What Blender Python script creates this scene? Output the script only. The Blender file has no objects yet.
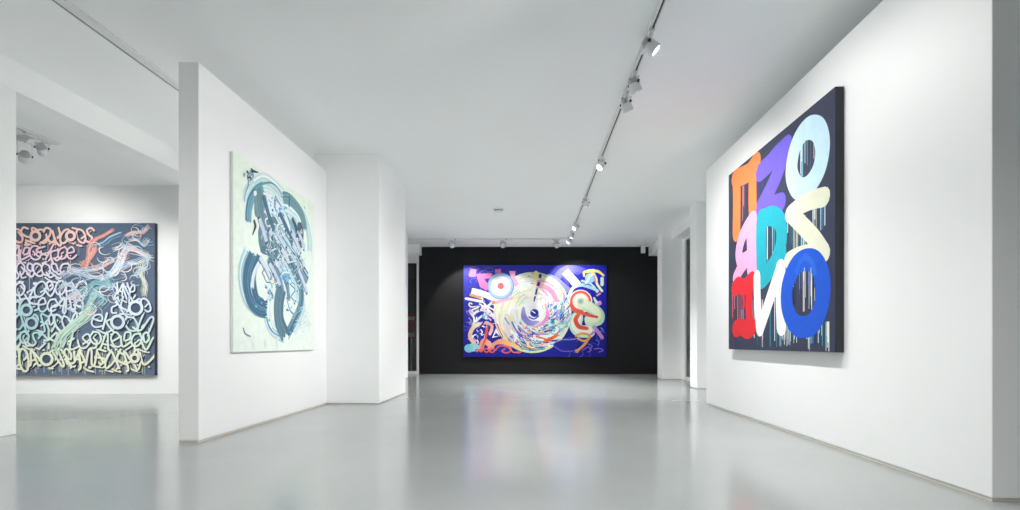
import bpy, bmesh, math, random
from mathutils import Vector, Matrix
from mathutils.geometry import tessellate_polygon

S = bpy.context.scene
COL = S.collection
PI = math.pi

# ------------------------------------------------------------------ camera
CAM_Z, FPX, VX, VY = 0.805, 480.0, 528.0, 343.0      # eye height, focal length and vanishing point for 1020x510
cd = bpy.data.cameras.new('camera')
cam = bpy.data.objects.new('camera', cd)
COL.objects.link(cam)
cam.location = (0, 0, CAM_Z)
cam.rotation_euler = (PI / 2, 0, 0)
cd.sensor_width = 36.0
cd.lens = 36.0 * FPX / 1020.0
cd.shift_x = -(VX - 510.0) / 1020.0
cd.shift_y = (VY - 255.0) / 1020.0
cd.clip_start = 0.05
cd.clip_end = 100
S.camera = cam

# ------------------------------------------------------------------ world and exposure
W = bpy.data.worlds.new('world')
S.world = W
W.use_nodes = True
W.node_tree.nodes['Background'].inputs[0].default_value = (0.55, 0.62, 0.70, 1)
W.node_tree.nodes['Background'].inputs[1].default_value = 0.05
S.view_settings.view_transform = 'Standard'
S.view_settings.look = 'None'
S.view_settings.gamma = 1.0
S.view_settings.use_curve_mapping = False
S.view_settings.exposure = 0.38
S.cycles.use_denoising = True
S.cycles.light_sampling_threshold = 0.0
S.cycles.max_bounces = 16
S.cycles.diffuse_bounces = 14
S.cycles.glossy_bounces = 4
S.cycles.transparent_max_bounces = 8
S.cycles.caustics_reflective = False
S.cycles.caustics_refractive = False

# unseen ceiling spots without fixtures, most of them added as fill
LIGHT_RGB = (1.0, 0.985, 0.96)


def spot(name, loc, target, power, size=80, blend=0.7, radius=0.045):
    l = bpy.data.lights.new(name, 'SPOT')
    l.energy = power
    l.color = LIGHT_RGB
    l.spot_size = math.radians(size)
    l.spot_blend = blend
    l.shadow_soft_size = radius
    o = bpy.data.objects.new(name, l)
    COL.objects.link(o)
    o.location = loc
    o.rotation_euler = (Vector(target) - Vector(loc)).to_track_quat('-Z', 'Y').to_euler()
    return o


spot('unseen_spot', (0.97, 2.60, 3.12), (2.34, 3.05, 1.35), 26, 100, 0.8)
spot('unseen_spot', (0.97, 2.90, 3.12), (-2.65, 4.60, 2.25), 110, 50, 1.0)  # added wash for the upper left partition
spot('unseen_spot', (0.97, 3.10, 3.12), (-1.70, 6.33, 1.30), 190, 66, 1.0)  # added to brighten the front of the left column
for ly, lp in ((2.9, 190), (1.4, 130), (-0.2, 100), (-2.0, 90)):                 # broad fill added under the middle track, no fixtures
    spot('unseen_spot', (0.97, ly, 3.12), (0.00, ly + 0.7, 0.0), lp, 132, 1.0)
for ly, lp in ((4.9, 150), (1.6, 65), (-1.0, 60)):                  # added fill under the track above the left partition
    spot('unseen_spot', (-3.40, ly, 3.12), (-3.50, ly + 1.2, 0.0), lp, 135, 1.0)
for lx, ly, lp in ((-5.87, 4.6, 125), (-5.87, 1.4, 60), (-8.6, 5.4, 150), (-8.6, 2.6, 60)):  # unseen fill added for the left room
    spot('unseen_spot', (lx, ly, 3.12), (lx, ly + 0.5, 0.0), lp, 150, 1.0)
spot('unseen_spot', (-5.10, 5.00, 3.12), (-5.30, 7.60, 0.70), 95, 80, 0.6)


# ------------------------------------------------------------------ materials
def lin(c):
    c = c / 255.0
    return c / 12.92 if c <= 0.04045 else ((c + 0.055) / 1.055) ** 2.4


def rgb(r, g, b):
    return (lin(r), lin(g), lin(b), 1.0)


def mat(name, color, rough=0.5, metal=0.0, noise=0.0, scale=4.0, bump=0.0, bscale=60.0, emit=None, spec=0.5):
    m = bpy.data.materials.new(name)
    m.use_nodes = True
    nt = m.node_tree
    b = nt.nodes['Principled BSDF']
    b.inputs['Roughness'].default_value = rough
    b.inputs['Metallic'].default_value = metal
    b.inputs['Specular IOR Level'].default_value = spec
    b.inputs['Base Color'].default_value = color
    tc = nt.nodes.new('ShaderNodeTexCoord')
    if noise:
        n = nt.nodes.new('ShaderNodeTexNoise')
        n.inputs['Scale'].default_value = scale
        n.inputs['Detail'].default_value = 5
        r = nt.nodes.new('ShaderNodeValToRGB')
        r.color_ramp.elements[0].position = 0.3
        r.color_ramp.elements[1].position = 0.7
        r.color_ramp.elements[0].color = tuple(c * (1 - noise) for c in color[:3]) + (1,)
        r.color_ramp.elements[1].color = tuple(min(1, c * (1 + noise)) for c in color[:3]) + (1,)
        nt.links.new(tc.outputs['Object'], n.inputs['Vector'])
        nt.links.new(n.outputs['Fac'], r.inputs['Fac'])
        nt.links.new(r.outputs['Color'], b.inputs['Base Color'])
    if bump:
        n2 = nt.nodes.new('ShaderNodeTexNoise')
        n2.inputs['Scale'].default_value = bscale
        n2.inputs['Detail'].default_value = 3
        bp = nt.nodes.new('ShaderNodeBump')
        bp.inputs['Strength'].default_value = bump
        bp.inputs['Distance'].default_value = 0.002
        nt.links.new(tc.outputs['Object'], n2.inputs['Vector'])
        nt.links.new(n2.outputs['Fac'], bp.inputs['Height'])
        nt.links.new(bp.outputs['Normal'], b.inputs['Normal'])
    if emit:
        b.inputs['Emission Color'].default_value = emit[0]
        b.inputs['Emission Strength'].default_value = emit[1]
    return m


M_WALL = mat('white_wall_paint', (0.915, 0.92, 0.92, 1), 0.65, noise=0.012, scale=1.5, bump=0.06, bscale=90)
M_CEIL = mat('ceiling_paint', (0.93, 0.945, 0.945, 1), 0.85, noise=0.012, scale=1.0)
M_BLACK = mat('black_wall_paint', (0.0075, 0.0075, 0.0088, 1), 0.65, noise=0.1, scale=2.0, bump=0.05, spec=0.3)
M_BASE = mat('recessed_base_beige', (0.62, 0.59, 0.52, 1), 0.6, noise=0.04)
M_TRIM = mat('white_frame_lacquer', (0.72, 0.73, 0.72, 1), 0.4, noise=0.01)
M_LAMP = mat('white_lamp_metal', (0.78, 0.78, 0.78, 1), 0.35, noise=0.01)
M_FIN = mat('grey_lamp_fins', (0.68, 0.69, 0.70, 1), 0.4, noise=0.02)
M_DARK = mat('dark_track_channel', (0.05, 0.048, 0.045, 1), 0.5, noise=0.05)
M_BROWN = mat('brown_copper_channel', (0.20, 0.14, 0.10, 1), 0.45, noise=0.05)
M_KNOB = mat('black_knob', (0.01, 0.01, 0.01, 1), 0.4, noise=0.05)
M_LENS = mat('lit_lens', (1, 1, 1, 1), 0.3, emit=((1, 0.98, 0.95, 1), 7.0))
M_LENS_SOFT = mat('lit_lens_soft', (0.9, 0.9, 0.9, 1), 0.3, emit=((1, 0.98, 0.95, 1), 1.5))
M_NIGHT = mat('night_street', (0.045, 0.058, 0.066, 1), 0.7, noise=0.25, scale=1.2)
M_BLIND = mat('grey_blind_fabric', (0.12, 0.125, 0.12, 1), 0.8, noise=0.12, scale=2.0)
M_RED = mat('red_notice', (0.55, 0.03, 0.035, 1), 0.5, noise=0.05)
M_WHITEP = mat('white_notice', (0.7, 0.7, 0.7, 1), 0.5, noise=0.02)
M_BLUEG = mat('blue_grey_band', (0.22, 0.27, 0.36, 1), 0.3, noise=0.05)
M_EDGE = mat('dark_canvas_edge', (0.022, 0.024, 0.034, 1), 0.6, noise=0.08, bump=0.2, bscale=300)
M_EDGE_LIGHT = mat('pale_canvas_edge', (0.80, 0.82, 0.81, 1), 0.6, noise=0.03, bump=0.2, bscale=300)


def floor_material():
    m = bpy.data.materials.new('grey_epoxy_floor')
    m.use_nodes = True
    nt = m.node_tree
    b = nt.nodes['Principled BSDF']
    tc = nt.nodes.new('ShaderNodeTexCoord')
    n = nt.nodes.new('ShaderNodeTexNoise')
    n.inputs['Scale'].default_value = 0.8
    n.inputs['Detail'].default_value = 6
    r = nt.nodes.new('ShaderNodeValToRGB')
    r.color_ramp.elements[0].position = 0.3
    r.color_ramp.elements[1].position = 0.7
    r.color_ramp.elements[0].color = (0.295, 0.316, 0.313, 1)
    r.color_ramp.elements[1].color = (0.33, 0.350, 0.347, 1)
    nt.links.new(tc.outputs['Object'], n.inputs['Vector'])
    nt.links.new(n.outputs['Fac'], r.inputs['Fac'])
    nt.links.new(r.outputs['Color'], b.inputs['Base Color'])
    n2 = nt.nodes.new('ShaderNodeTexNoise')
    n2.inputs['Scale'].default_value = 2.0
    n2.inputs['Detail'].default_value = 3
    mr = nt.nodes.new('ShaderNodeMapRange')
    mr.inputs['To Min'].default_value = 0.14
    mr.inputs['To Max'].default_value = 0.18
    nt.links.new(tc.outputs['Object'], n2.inputs['Vector'])
    nt.links.new(n2.outputs['Fac'], mr.inputs['Value'])
    nt.links.new(mr.outputs['Result'], b.inputs['Roughness'])
    b.inputs['IOR'].default_value = 1.6
    return m


M_FLOOR = floor_material()


def glass_material():
    m = bpy.data.materials.new('window_glass')
    m.use_nodes = True
    nt = m.node_tree
    nt.nodes.clear()
    out = nt.nodes.new('ShaderNodeOutputMaterial')
    mix = nt.nodes.new('ShaderNodeMixShader')
    tr = nt.nodes.new('ShaderNodeBsdfTransparent')
    tr.inputs['Color'].default_value = (0.86, 0.90, 0.89, 1)
    gl = nt.nodes.new('ShaderNodeBsdfGlossy')
    gl.inputs['Roughness'].default_value = 0.02
    fr = nt.nodes.new('ShaderNodeFresnel')
    fr.inputs['IOR'].default_value = 1.5
    nt.links.new(fr.outputs[0], mix.inputs[0])
    nt.links.new(tr.outputs[0], mix.inputs[1])
    nt.links.new(gl.outputs[0], mix.inputs[2])
    nt.links.new(mix.outputs[0], out.inputs[0])
    return m


M_GLASS = glass_material()


def paint_material():
    m = bpy.data.materials.new('acrylic_paint')
    m.use_nodes = True
    nt = m.node_tree
    b = nt.nodes['Principled BSDF']
    b.inputs['Roughness'].default_value = 0.5
    b.inputs['Specular IOR Level'].default_value = 0.3
    a = nt.nodes.new('ShaderNodeAttribute')
    a.attribute_name = 'paint'
    tc = nt.nodes.new('ShaderNodeTexCoord')
    n = nt.nodes.new('ShaderNodeTexNoise')
    n.inputs['Scale'].default_value = 14.0
    n.inputs['Detail'].default_value = 4
    mr = nt.nodes.new('ShaderNodeMapRange')
    mr.inputs['To Min'].default_value = 0.88
    mr.inputs['To Max'].default_value = 1.10
    hs = nt.nodes.new('ShaderNodeHueSaturation')
    nt.links.new(tc.outputs['Object'], n.inputs['Vector'])
    nt.links.new(n.outputs['Fac'], mr.inputs['Value'])
    nt.links.new(mr.outputs['Result'], hs.inputs['Value'])
    nt.links.new(a.outputs['Color'], hs.inputs['Color'])
    nt.links.new(hs.outputs['Color'], b.inputs['Base Color'])
    return m


M_PAINT = paint_material()


# ------------------------------------------------------------------ mesh helpers
def link_mesh(name, bm, material, parent=None, smooth=False):
    me = bpy.data.meshes.new(name)
    bmesh.ops.recalc_face_normals(bm, faces=bm.faces)
    bm.to_mesh(me)
    bm.free()
    if smooth:
        for p in me.polygons:
            p.use_smooth = True
    me.materials.append(material)
    o = bpy.data.objects.new(name, me)
    COL.objects.link(o)
    if parent:
        o.parent = parent
    return o


def add_box(bm, x0, x1, y0, y1, z0, z1, bevel=0.0):
    g = bmesh.ops.create_cube(bm, size=1.0)
    vs = g['verts']
    for v in vs:
        v.co = Vector(((x0 + x1) / 2 + v.co.x * (x1 - x0), (y0 + y1) / 2 + v.co.y * (y1 - y0), (z0 + z1) / 2 + v.co.z * (z1 - z0)))
    if bevel:
        es = {e for v in vs for e in v.link_edges}
        bmesh.ops.bevel(bm, geom=list(es), offset=bevel, segments=2, affect='EDGES', profile=0.5)


def box(name, x0, x1, y0, y1, z0, z1, material, parent=None, bevel=0.0):
    bm = bmesh.new()
    add_box(bm, x0, x1, y0, y1, z0, z1, bevel)
    return link_mesh(name, bm, material, parent)


def add_lathe(bm, profile, M=Matrix.Identity(4), seg=28):
    """profile: (radius, z) pairs; axis local Z, placed by M"""
    rings = []
    for r, z in profile:
        if r < 1e-6:
            rings.append([bm.verts.new(M @ Vector((0, 0, z)))])
        else:
            rings.append([bm.verts.new(M @ Vector((r * math.cos(2 * PI * k / seg), r * math.sin(2 * PI * k / seg), z))) for k in range(seg)])
    for a, b in zip(rings, rings[1:]):
        for k in range(seg):
            k2 = (k + 1) % seg
            if len(a) == 1 and len(b) == 1:
                continue
            if len(a) == 1:
                bm.faces.new((a[0], b[k], b[k2]))
            elif len(b) == 1:
                bm.faces.new((a[k], b[0], a[k2]))
            else:
                bm.faces.new((a[k], b[k], b[k2], a[k2]))


def add_bar(bm, p, q, w, t=None):
    p, q = Vector(p), Vector(q)
    t = t or w
    d = q - p
    M = Matrix.Translation((p + q) / 2) @ d.to_track_quat('Z', 'Y').to_matrix().to_4x4()
    g = bmesh.ops.create_cube(bm, size=1.0)
    for v in g['verts']:
        v.co = M @ Vector((v.co.x * w, v.co.y * t, v.co.z * d.length))


def structure(o, label=None):
    o['kind'] = 'structure'
    if label:
        o['label'] = label
    return o


def thing(name, label, cat, loc=(0, 0, 0), rotz=0.0, group=None):
    o = bpy.data.objects.new(name, None)
    COL.objects.link(o)
    o.empty_display_size = 0.1
    o.location = loc
    o.rotation_euler = (0, 0, rotz)
    o['label'] = label
    o['category'] = cat
    o['kind'] = 'thing'
    if group:
        o['group'] = group
    return o


# ------------------------------------------------------------------ the rooms
H = 3.30
structure(box('floor', -11.2, 4.6, -4.2, 14.4, -0.12, 0.0, M_FLOOR))
structure(box('ceiling', -11.2, 4.6, -4.2, 14.4, H, H + 0.15, M_CEIL))
structure(box('wall_rear', -11.2, 4.6, -4.2, -4.0, 0, H, M_NIGHT))  # unseen wall, darkened to cut bounce onto faces toward the camera
structure(box('wall_far_left', -11.2, -11.0, -4.0, 7.6, 0, H, M_WALL))

# black end wall
structure(box('wall_back', -2.83, 3.50, 12.46, 12.66, 0, H, M_BLACK), 'black end wall behind the blue canvas')
structure(box('wall_outer_right', 4.40, 4.60, -4.0, 14.2, 0, H, M_NIGHT))
structure(box('wall_street', -4.6, 4.4, 14.2, 14.4, 0, H, M_NIGHT))

RX = 2.35
PT = 3.075        # partition top


def partition(name, x0, x1, y0, y1, top, face):
    """a freestanding wall on a recessed beige base; face is the room-side x"""
    o = structure(box(name, x0, x1, y0, y1, 0.018, top, M_WALL, None, 0.004))
    return o


partition('wall_right', RX, RX + 0.30, 2.43, 6.33, PT, RX)
structure(box('baseboard_right', RX + 0.004, RX + 0.296, 2.434, 6.326, 0, 0.020, M_BASE))
partition('wall_left', -2.815, -2.652, 3.864, 6.325, 3.068, -2.652)
structure(box('baseboard_left', -2.811, -2.656, 3.868, 6.325, 0, 0.020, M_BASE))

# column at the end of the left wall, and the wall of the left room
structure(box('column_left', -2.815, -1.966, 6.33, 7.70, 0.012, H, M_WALL, None, 0.004))
structure(box('baseboard_column', -2.81, -1.974, 6.338, 7.692, 0, 0.014, M_BASE))
structure(box('wall_left_room', -11.0, -2.82, 7.60, 7.80, 0, H, M_WALL))
structure(box('wall_hidden_left', -4.6, -4.4, 7.8, 14.2, 0, H, M_NIGHT))

# left pier and the beam over the opening to the left room
structure(box('wall_pier_left', -4.92, -4.53, -4.0, 4.25, 0, 3.03, M_WALL, None, 0.004))
structure(box('beam_left', -4.92, -4.53, -4.0, 7.60, 3.03, H, M_WALL))

# far left column, bulkhead and glass door beside the black wall
structure(box('column_far_left', -3.45, -2.74, 10.58, 10.95, 0.012, H, M_WALL, None, 0.004))
structure(box('wall_side_left', -3.45, -3.25, 7.80, 12.46, 0, H, M_WALL))
structure(box('beam_back_left', -3.25, -2.76, 12.16, 12.46, 3.075, H, M_WALL))
structure(box('trim_1', -3.25, -2.83, 12.40, 12.50, 2.93, 3.07, M_TRIM))


def window(name, x0, x1, y0, y1, z0, z1, axis, fw=0.05, label=None):
    """a glazed frame: frame bars, pane; axis 'x' = in a plane of constant y, 'y' = in a plane of constant x"""
    r = bpy.data.objects.new(name, None)
    COL.objects.link(r)
    r['kind'] = 'structure'
    if label:
        r['label'] = label
    bm = bmesh.new()
    if axis == 'x':
        add_box(bm, x0, x0 + fw, y0, y1, z0, z1, 0.004)
        add_box(bm, x1 - fw, x1, y0, y1, z0, z1, 0.004)
        add_box(bm, x0 + fw, x1 - fw, y0, y1, z0, z0 + fw + 0.02, 0.004)
        add_box(bm, x0 + fw, x1 - fw, y0, y1, z1 - fw, z1, 0.004)
        link_mesh('window_frame', bm, M_TRIM, r)
        ym = (y0 + y1) / 2
        box('pane', x0 + fw - 0.005, x1 - fw + 0.005, ym - 0.006, ym + 0.006, z0 + fw + 0.01, z1 - fw + 0.005, M_GLASS, r)
    else:
        add_box(bm, x0, x1, y0, y0 + fw, z0, z1, 0.004)
        add_box(bm, x0, x1, y1 - fw, y1, z0, z1, 0.004)
        add_box(bm, x0, x1, y0 + fw, y1 - fw, z0, z0 + fw + 0.02, 0.004)
        add_box(bm, x0, x1, y0 + fw, y1 - fw, z1 - fw, z1, 0.004)
        link_mesh('window_frame', bm, M_TRIM, r)
        xm = (x0 + x1) / 2
        box('pane', xm - 0.006, xm + 0.006, y0 + fw - 0.005, y1 - fw + 0.005, z0 + fw + 0.01, z1 - fw + 0.005, M_GLASS, r)
    return r


window('door_1', -3.25, -2.83, 12.42, 12.48, 0.0, 2.93, 'x', 0.055, 'narrow glass door in a white frame left of the black wall')

# right side: two columns, window bays between them, beam over the windows
structure(box('column_right_near', 2.957, 3.40, 8.40, 8.76, 0.012, H, M_WALL, None, 0.004))
structure(box('baseboard_column_right_near', 2.965, 3.39, 8.408, 8.752, 0, 0.014, M_BASE))
structure(box('column_right_far', 2.954, 3.40, 10.58, 10.95, 0.012, H, M_WALL, None, 0.004))
structure(box('baseboard_column_right_far', 2.962, 3.39, 10.588, 10.942, 0, 0.014, M_BASE))
structure(box('beam_right', 3.165, 3.50, 8.76, 10.58, 3.08, H, M_WALL))
structure(box('beam_back_right', 3.13, 3.50, 10.95, 12.46, 3.065, H, M_WALL))
structure(box('beam_right_front', 3.165, 3.50, -4.0, 8.40, 3.08, H, M_WALL))
structure(box('wall_bay_right', 3.50, 3.60, -4.0, 12.46, 0, H, M_WALL))
bm = bmesh.new()
add_box(bm, 3.39, 3.50, 10.40, 10.58, 0, 3.08)
add_box(bm, 3.39, 3.50, 10.95, 12.46, 0, 3.065)
add_box(bm, 3.39, 3.50, -4.0, 8.40, 0, 3.08)
link_mesh('wall_bay_infill', bm, M_WALL)['kind'] = 'structure'
window('window_1', 3.395, 3.455, 8.76, 10.40, 0.0, 3.08, 'y', 0.06, 'floor to ceiling window between the two right columns')
bl = box('window_blind', 3.468, 3.474, 8.83, 10.33, 0.08, 3.02, M_BLIND)
bl['label'] = 'grey roller blind drawn down behind the tall window between the right columns'
bl['category'] = 'blind'


# ------------------------------------------------------------------ tracks
def track(label, x, y, L, along, w, dark, shift=0.0, wl=None):
    """extruded ceiling track centred on (x, y); along 'y' or 'x'; dark = channel material"""
    r = thing('lighting_track', label, 'lighting track', (x, y, H), 0 if along == 'y' else -PI / 2, 'ceiling lighting tracks')
    t = 0.03
    a, b = -w / 2, w / 2
    g0, g1 = shift - 0.008, shift + 0.008
    bm = bmesh.new()
    add_box(bm, a, g0, -L / 2, L / 2, -t, 0)
    add_box(bm, g1, b, -L / 2, L / 2, -t, 0)
    add_box(bm, g0, g1, -L / 2, L / 2, -0.006, 0)
    link_mesh('rail', bm, M_LAMP, r)
    bm = bmesh.new()
    add_box(bm, g0 + 0.0003, g1 - 0.0003, -L / 2 + 0.01, L / 2 - 0.01, -0.024, -0.0062)
    link_mesh('channel', bm, dark, r)
    for s in (-1, 1):
        bm = bmesh.new()
        add_box(bm, a, b, s * L / 2 - 0.006, s * L / 2 + 0.006, -t - 0.001, 0, 0.001)
        link_mesh('end_cap', bm, M_LAMP, r)
    return r


TX = 0.972
track('long white lighting track running down the middle of the ceiling towards the black wall', TX, 4.72, 13.3, 'y', 0.046, M_DARK, 0.006)
track('short cross track at the back, in front of the black wall', -0.95, 11.42, 3.75, 'x', 0.046, M_DARK)
track('white ceiling track with a dark slit along its edge, above and behind the left partition', -3.385, 2.00, 8.0, 'y', 0.085, M_DARK, -0.033)
track('white ceiling track in the left room, ending beside the twin spotlights', -5.87, 2.50, 6.96, 'y', 0.060, M_BROWN, -0.012)
track('short crossbar track in the left room, leading off behind the left pier', -6.30, 5.78, 0.80, 'x', 0.060, M_BROWN)


# ------------------------------------------------------------------ track spotlights
def spotlight(label, x, y, target, power, size=70, blend=0.6, adapter=(0.0, 0.13), along='y', lens=None, group=None, drop=0.115, scale=1.0):
    zt = H - 0.031
    r = thing('track_spotlight', label, 'spotlight', (x, y, zt), 0, group)
    # adapter clipped into the track
    bm = bmesh.new()
    c, hl = adapter[1] * 0.8, 0.155
    if along == 'y':
        add_box(bm, -0.019, 0.019, c - hl, c + hl, -0.026, 0.0, 0.003)
    else:
        add_box(bm, c - hl, c + hl, -0.019, 0.019, -0.026, 0.0, 0.003)
    a = link_mesh('adapter', bm, M_LAMP, r)
    bm = bmesh.new()
    if along == 'y':
        add_lathe(bm, [(0, -0.012), (0.011, -0.012), (0.011, 0.0), (0, 0.004)], Matrix.Translation((-0.029, c - 0.02, -0.013)) @ Matrix.Rotation(-PI / 2, 4, 'Y'), 14)
    else:
        add_lathe(bm, [(0, -0.012), (0.011, -0.012), (0.011, 0.0), (0, 0.004)], Matrix.Translation((c, -0.029, -0.013)) @ Matrix.Rotation(PI / 2, 4, 'X'), 14)
    link_mesh('locking_knob', bm, M_KNOB, a)
    # head
    hc = Vector((0, 0, -drop))
    d = Vector(target) - (Vector((x, y, zt)) + hc)
    d.normalize()
    R = d.to_track_quat('Z', 'Y').to_matrix().to_4x4()
    HM = Matrix.Translation(hc) @ R @ Matrix.Scale(scale, 4)
    # swivel stem
    bm = bmesh.new()
    add_lathe(bm, [(0, 0.002), (0.009, 0.002), (0.009, -0.030), (0, -0.030)], Matrix.Translation((0, 0, -0.026)), 14)
    link_mesh('stem', bm, M_LAMP, r)
    # U-shaped yoke from the stem to both sides of the head
    side = Vector((0, 0, 1)).cross(d)
    if side.length < 0.05:
        side = Vector((1, 0, 0))
    side.normalize()
    w = 0.067 * scale
    top = Vector((0, 0, -0.050))
    bm = bmesh.new()
    add_bar(bm, top - side * w, top + side * w, 0.016, 0.006)
    for s in (-1, 1):
        add_bar(bm, top + side * w * s, hc + side * w * s - d * 0.02, 0.006, 0.018)
    link_mesh('yoke', bm, M_LAMP, r)
    for s in (-1, 1):
        bm = bmesh.new()
        Mk = Matrix.Translation(hc - d * 0.02 + side * s * (w + 0.004)) @ (side * s).to_track_quat('Z', 'Y').to_matrix().to_4x4()
        add_lathe(bm, [(0, -0.006), (0.012, -0.006), (0.012, 0.005), (0, 0.007)], Mk, 14)
        link_mesh('tilt_screw', bm, M_KNOB, r)
    bm = bmesh.new()
    add_lathe(bm, [(0, -0.030), (0.052, -0.030), (0.058, -0.022), (0.060, 0.0), (0.062, 0.062), (0.060, 0.072), (0.053, 0.072), (0.046, 0.058), (0, 0.058)], HM, 32)
    h = link_mesh('head', bm, M_LAMP, r, True)
    bm = bmesh.new()
    for k in range(5):
        z = -0.038 - k * 0.010
        rr = 0.055 - 0.003 * k
        add_lathe(bm, [(0, z - 0.002), (rr, z - 0.002), (rr, z + 0.002), (0, z + 0.002)], HM, 28)
    add_lathe(bm, [(0, -0.030), (0.030, -0.030), (0.030, -0.080), (0, -0.080)], HM, 20)
    link_mesh('heat_sink', bm, M_FIN, h)
    bm = bmesh.new()
    add_lathe(bm, [(0, 0.068), (0.030, 0.066), (0.052, 0.060), (0.052, 0.0595), (0, 0.0595)], HM, 28)
    link_mesh('lens', bm, lens or M_LENS, h, True)
    if power:
        start = Vector((x, y, zt)) + hc + d * (0.075 * scale + 0.01)
        l = spot('spot_beam', start, target, power, size, blend, 0.045)
        l.parent = r
        l.matrix_parent_inverse = Matrix.Translation((x, y, zt)).inverted()
    return r


MG = 'spotlights on the long middle track'
spotlight('large white spotlight nearest the top of the photo, its lit lens facing the lettered canvas', TX, 3.80, (2.33, 3.55, 1.85), 32, 110, 0.8, group=MG, scale=0.85)
spotlight('second white spotlight down the middle track, finned back towards us, above its close twin', TX, 4.38, (2.00, 5.00, 1.10), 92, 125, 1.0, group=MG, lens=M_LENS_SOFT, scale=0.85)
spotlight('third white spotlight down the middle track, just below its close twin', TX, 4.74, (2.00, 5.60, 1.10), 92, 130, 1.0, group=MG, lens=M_LENS_SOFT, scale=0.85)
spotlight('glaring lit spotlight alone halfway down the middle track, turned to the teal canvas', TX, 6.35, (-1.10, 4.90, 0.60), 160, 112, 1.0, group=MG, scale=0.85)
spotlight('unlit looking white spotlight between the two glaring ones, back turned on the middle track', TX, 8.07, (0.90, 8.60, 0.00), 700, 110, 1.0, group=MG, scale=0.85, lens=M_LENS_SOFT)
spotlight('glaring lit spotlight second from the far end of the middle track', TX, 9.75, (-1.80, 8.30, 1.00), 130, 64, 1.0, group=MG, scale=0.85)
spotlight('small dim white spotlight between the two farthest glaring ones on the middle track', TX - 0.01, 10.50, (0.10, 10.30, 0.00), 420, 100, 1.0, group=MG, scale=0.85, lens=M_LENS_SOFT)
spotlight('glaring lit spotlight at the far end of the middle track, close above the black wall', TX - 0.02, 11.05, (-1.50, 10.50, 0.00), 330, 84, 1.0, group=MG, scale=0.85)
CG = 'spotlights on the cross track before the black wall'
spotlight('white spotlight on the cross track, leftmost of the three before the black wall', -1.81, 11.42, (-1.45, 12.44, 1.55), 82, 80, 0.35, (0, 0.1), 'x', M_LENS_SOFT, CG)
spotlight('white spotlight on the cross track, middle one, above the left part of the blue canvas', -0.595, 11.42, (-0.25, 12.44, 1.20), 52, 76, 0.5, (0, 0.1), 'x', M_LENS_SOFT, CG)
spotlight('white spotlight on the cross track beside the farthest glaring lamp', 0.68, 11.42, (1.40, 12.44, 1.75), 92, 86, 0.35, (0, -0.1), 'x', M_LENS_SOFT, CG)
LG = 'spotlights in the left room'
spotlight('white cylinder spotlight with a grey finned top at the end of the left room track', -5.87, 5.80, (-6.90, 7.54, 1.70), 66, 95, 0.9, (0, -0.06), 'y', M_LENS_SOFT, LG, 0.125, 0.88)
spotlight('white spotlight half hidden by the left pier, hanging from the crossbar track', -6.06, 5.78, (-8.00, 7.54, 1.70), 66, 95, 0.9, (0, -0.16), 'x', M_LENS, LG, 0.22, 0.9)

# ------------------------------------------------------------------ small ceiling fittings
sx, sy = -0.55, 8.95
r = thing('ceiling_detector', 'small flat white ceiling detector with a blue grey band, alone left of the middle track', 'detector', (sx, sy, H))
bm = bmesh.new()
add_lathe(bm, [(0, 0), (0.105, 0), (0.105, -0.012), (0.085, -0.018), (0, -0.018)])
link_mesh('base', bm, M_LAMP, r, False)
bm = bmesh.new()
add_lathe(bm, [(0, -0.018), (0.078, -0.018), (0.078, -0.034), (0, -0.034)])
link_mesh('sensor_band', bm, M_BLUEG, r)
bm = bmesh.new()
add_lathe(bm, [(0, -0.034), (0.082, -0.034), (0.078, -0.044), (0.05, -0.052), (0, -0.055)])
link_mesh('cover', bm, M_LAMP, r, True)

r = thing('ceiling_downlight', 'small white cylinder downlight hanging before the top right corner of the black wall', 'downlight', (2.90, 12.1, H))
bm = bmesh.new()
add_lathe(bm, [(0, 0), (0.045, 0), (0.045, -0.014), (0, -0.014)])
link_mesh('canopy', bm, M_LAMP, r)
bm = bmesh.new()
add_lathe(bm, [(0, -0.014), (0.05, -0.014), (0.056, -0.02), (0.056, -0.225), (0.048, -0.225), (0.044, -0.20), (0, -0.20)])
link_mesh('housing', bm, M_LAMP, r, True)

# red and white notice beyond the glass door
r = thing('street_notice', 'red and white notice seen through the narrow glass door', 'notice', (-3.24, 13.3, 0))
box('panel', -0.11, 0.11, -0.012, 0.012, 0.95, 1.62, M_RED, r, 0.004)
box('header_strip', -0.09, 0.09, -0.018, -0.0125, 1.44, 1.54, M_WHITEP, r)
box('footer_strip', -0.09, 0.09, -0.018, -0.0125, 0.98, 1.09, M_WHITEP, r)
box('post', -0.02, 0.02, 0.0125, 0.05, 0.0, 1.60, M_FIN, r, 0.003)
box('foot', -0.15, 0.15, -0.12, 0.16, 0.0, 0.03, M_FIN, r, 0.004)


# ------------------------------------------------------------------ paintings
def lerp(a, b, t):
    return a + (b - a) * t


def mixc(a, b, t):
    return tuple(lerp(x, y, t) for x, y in zip(a, b))


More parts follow.
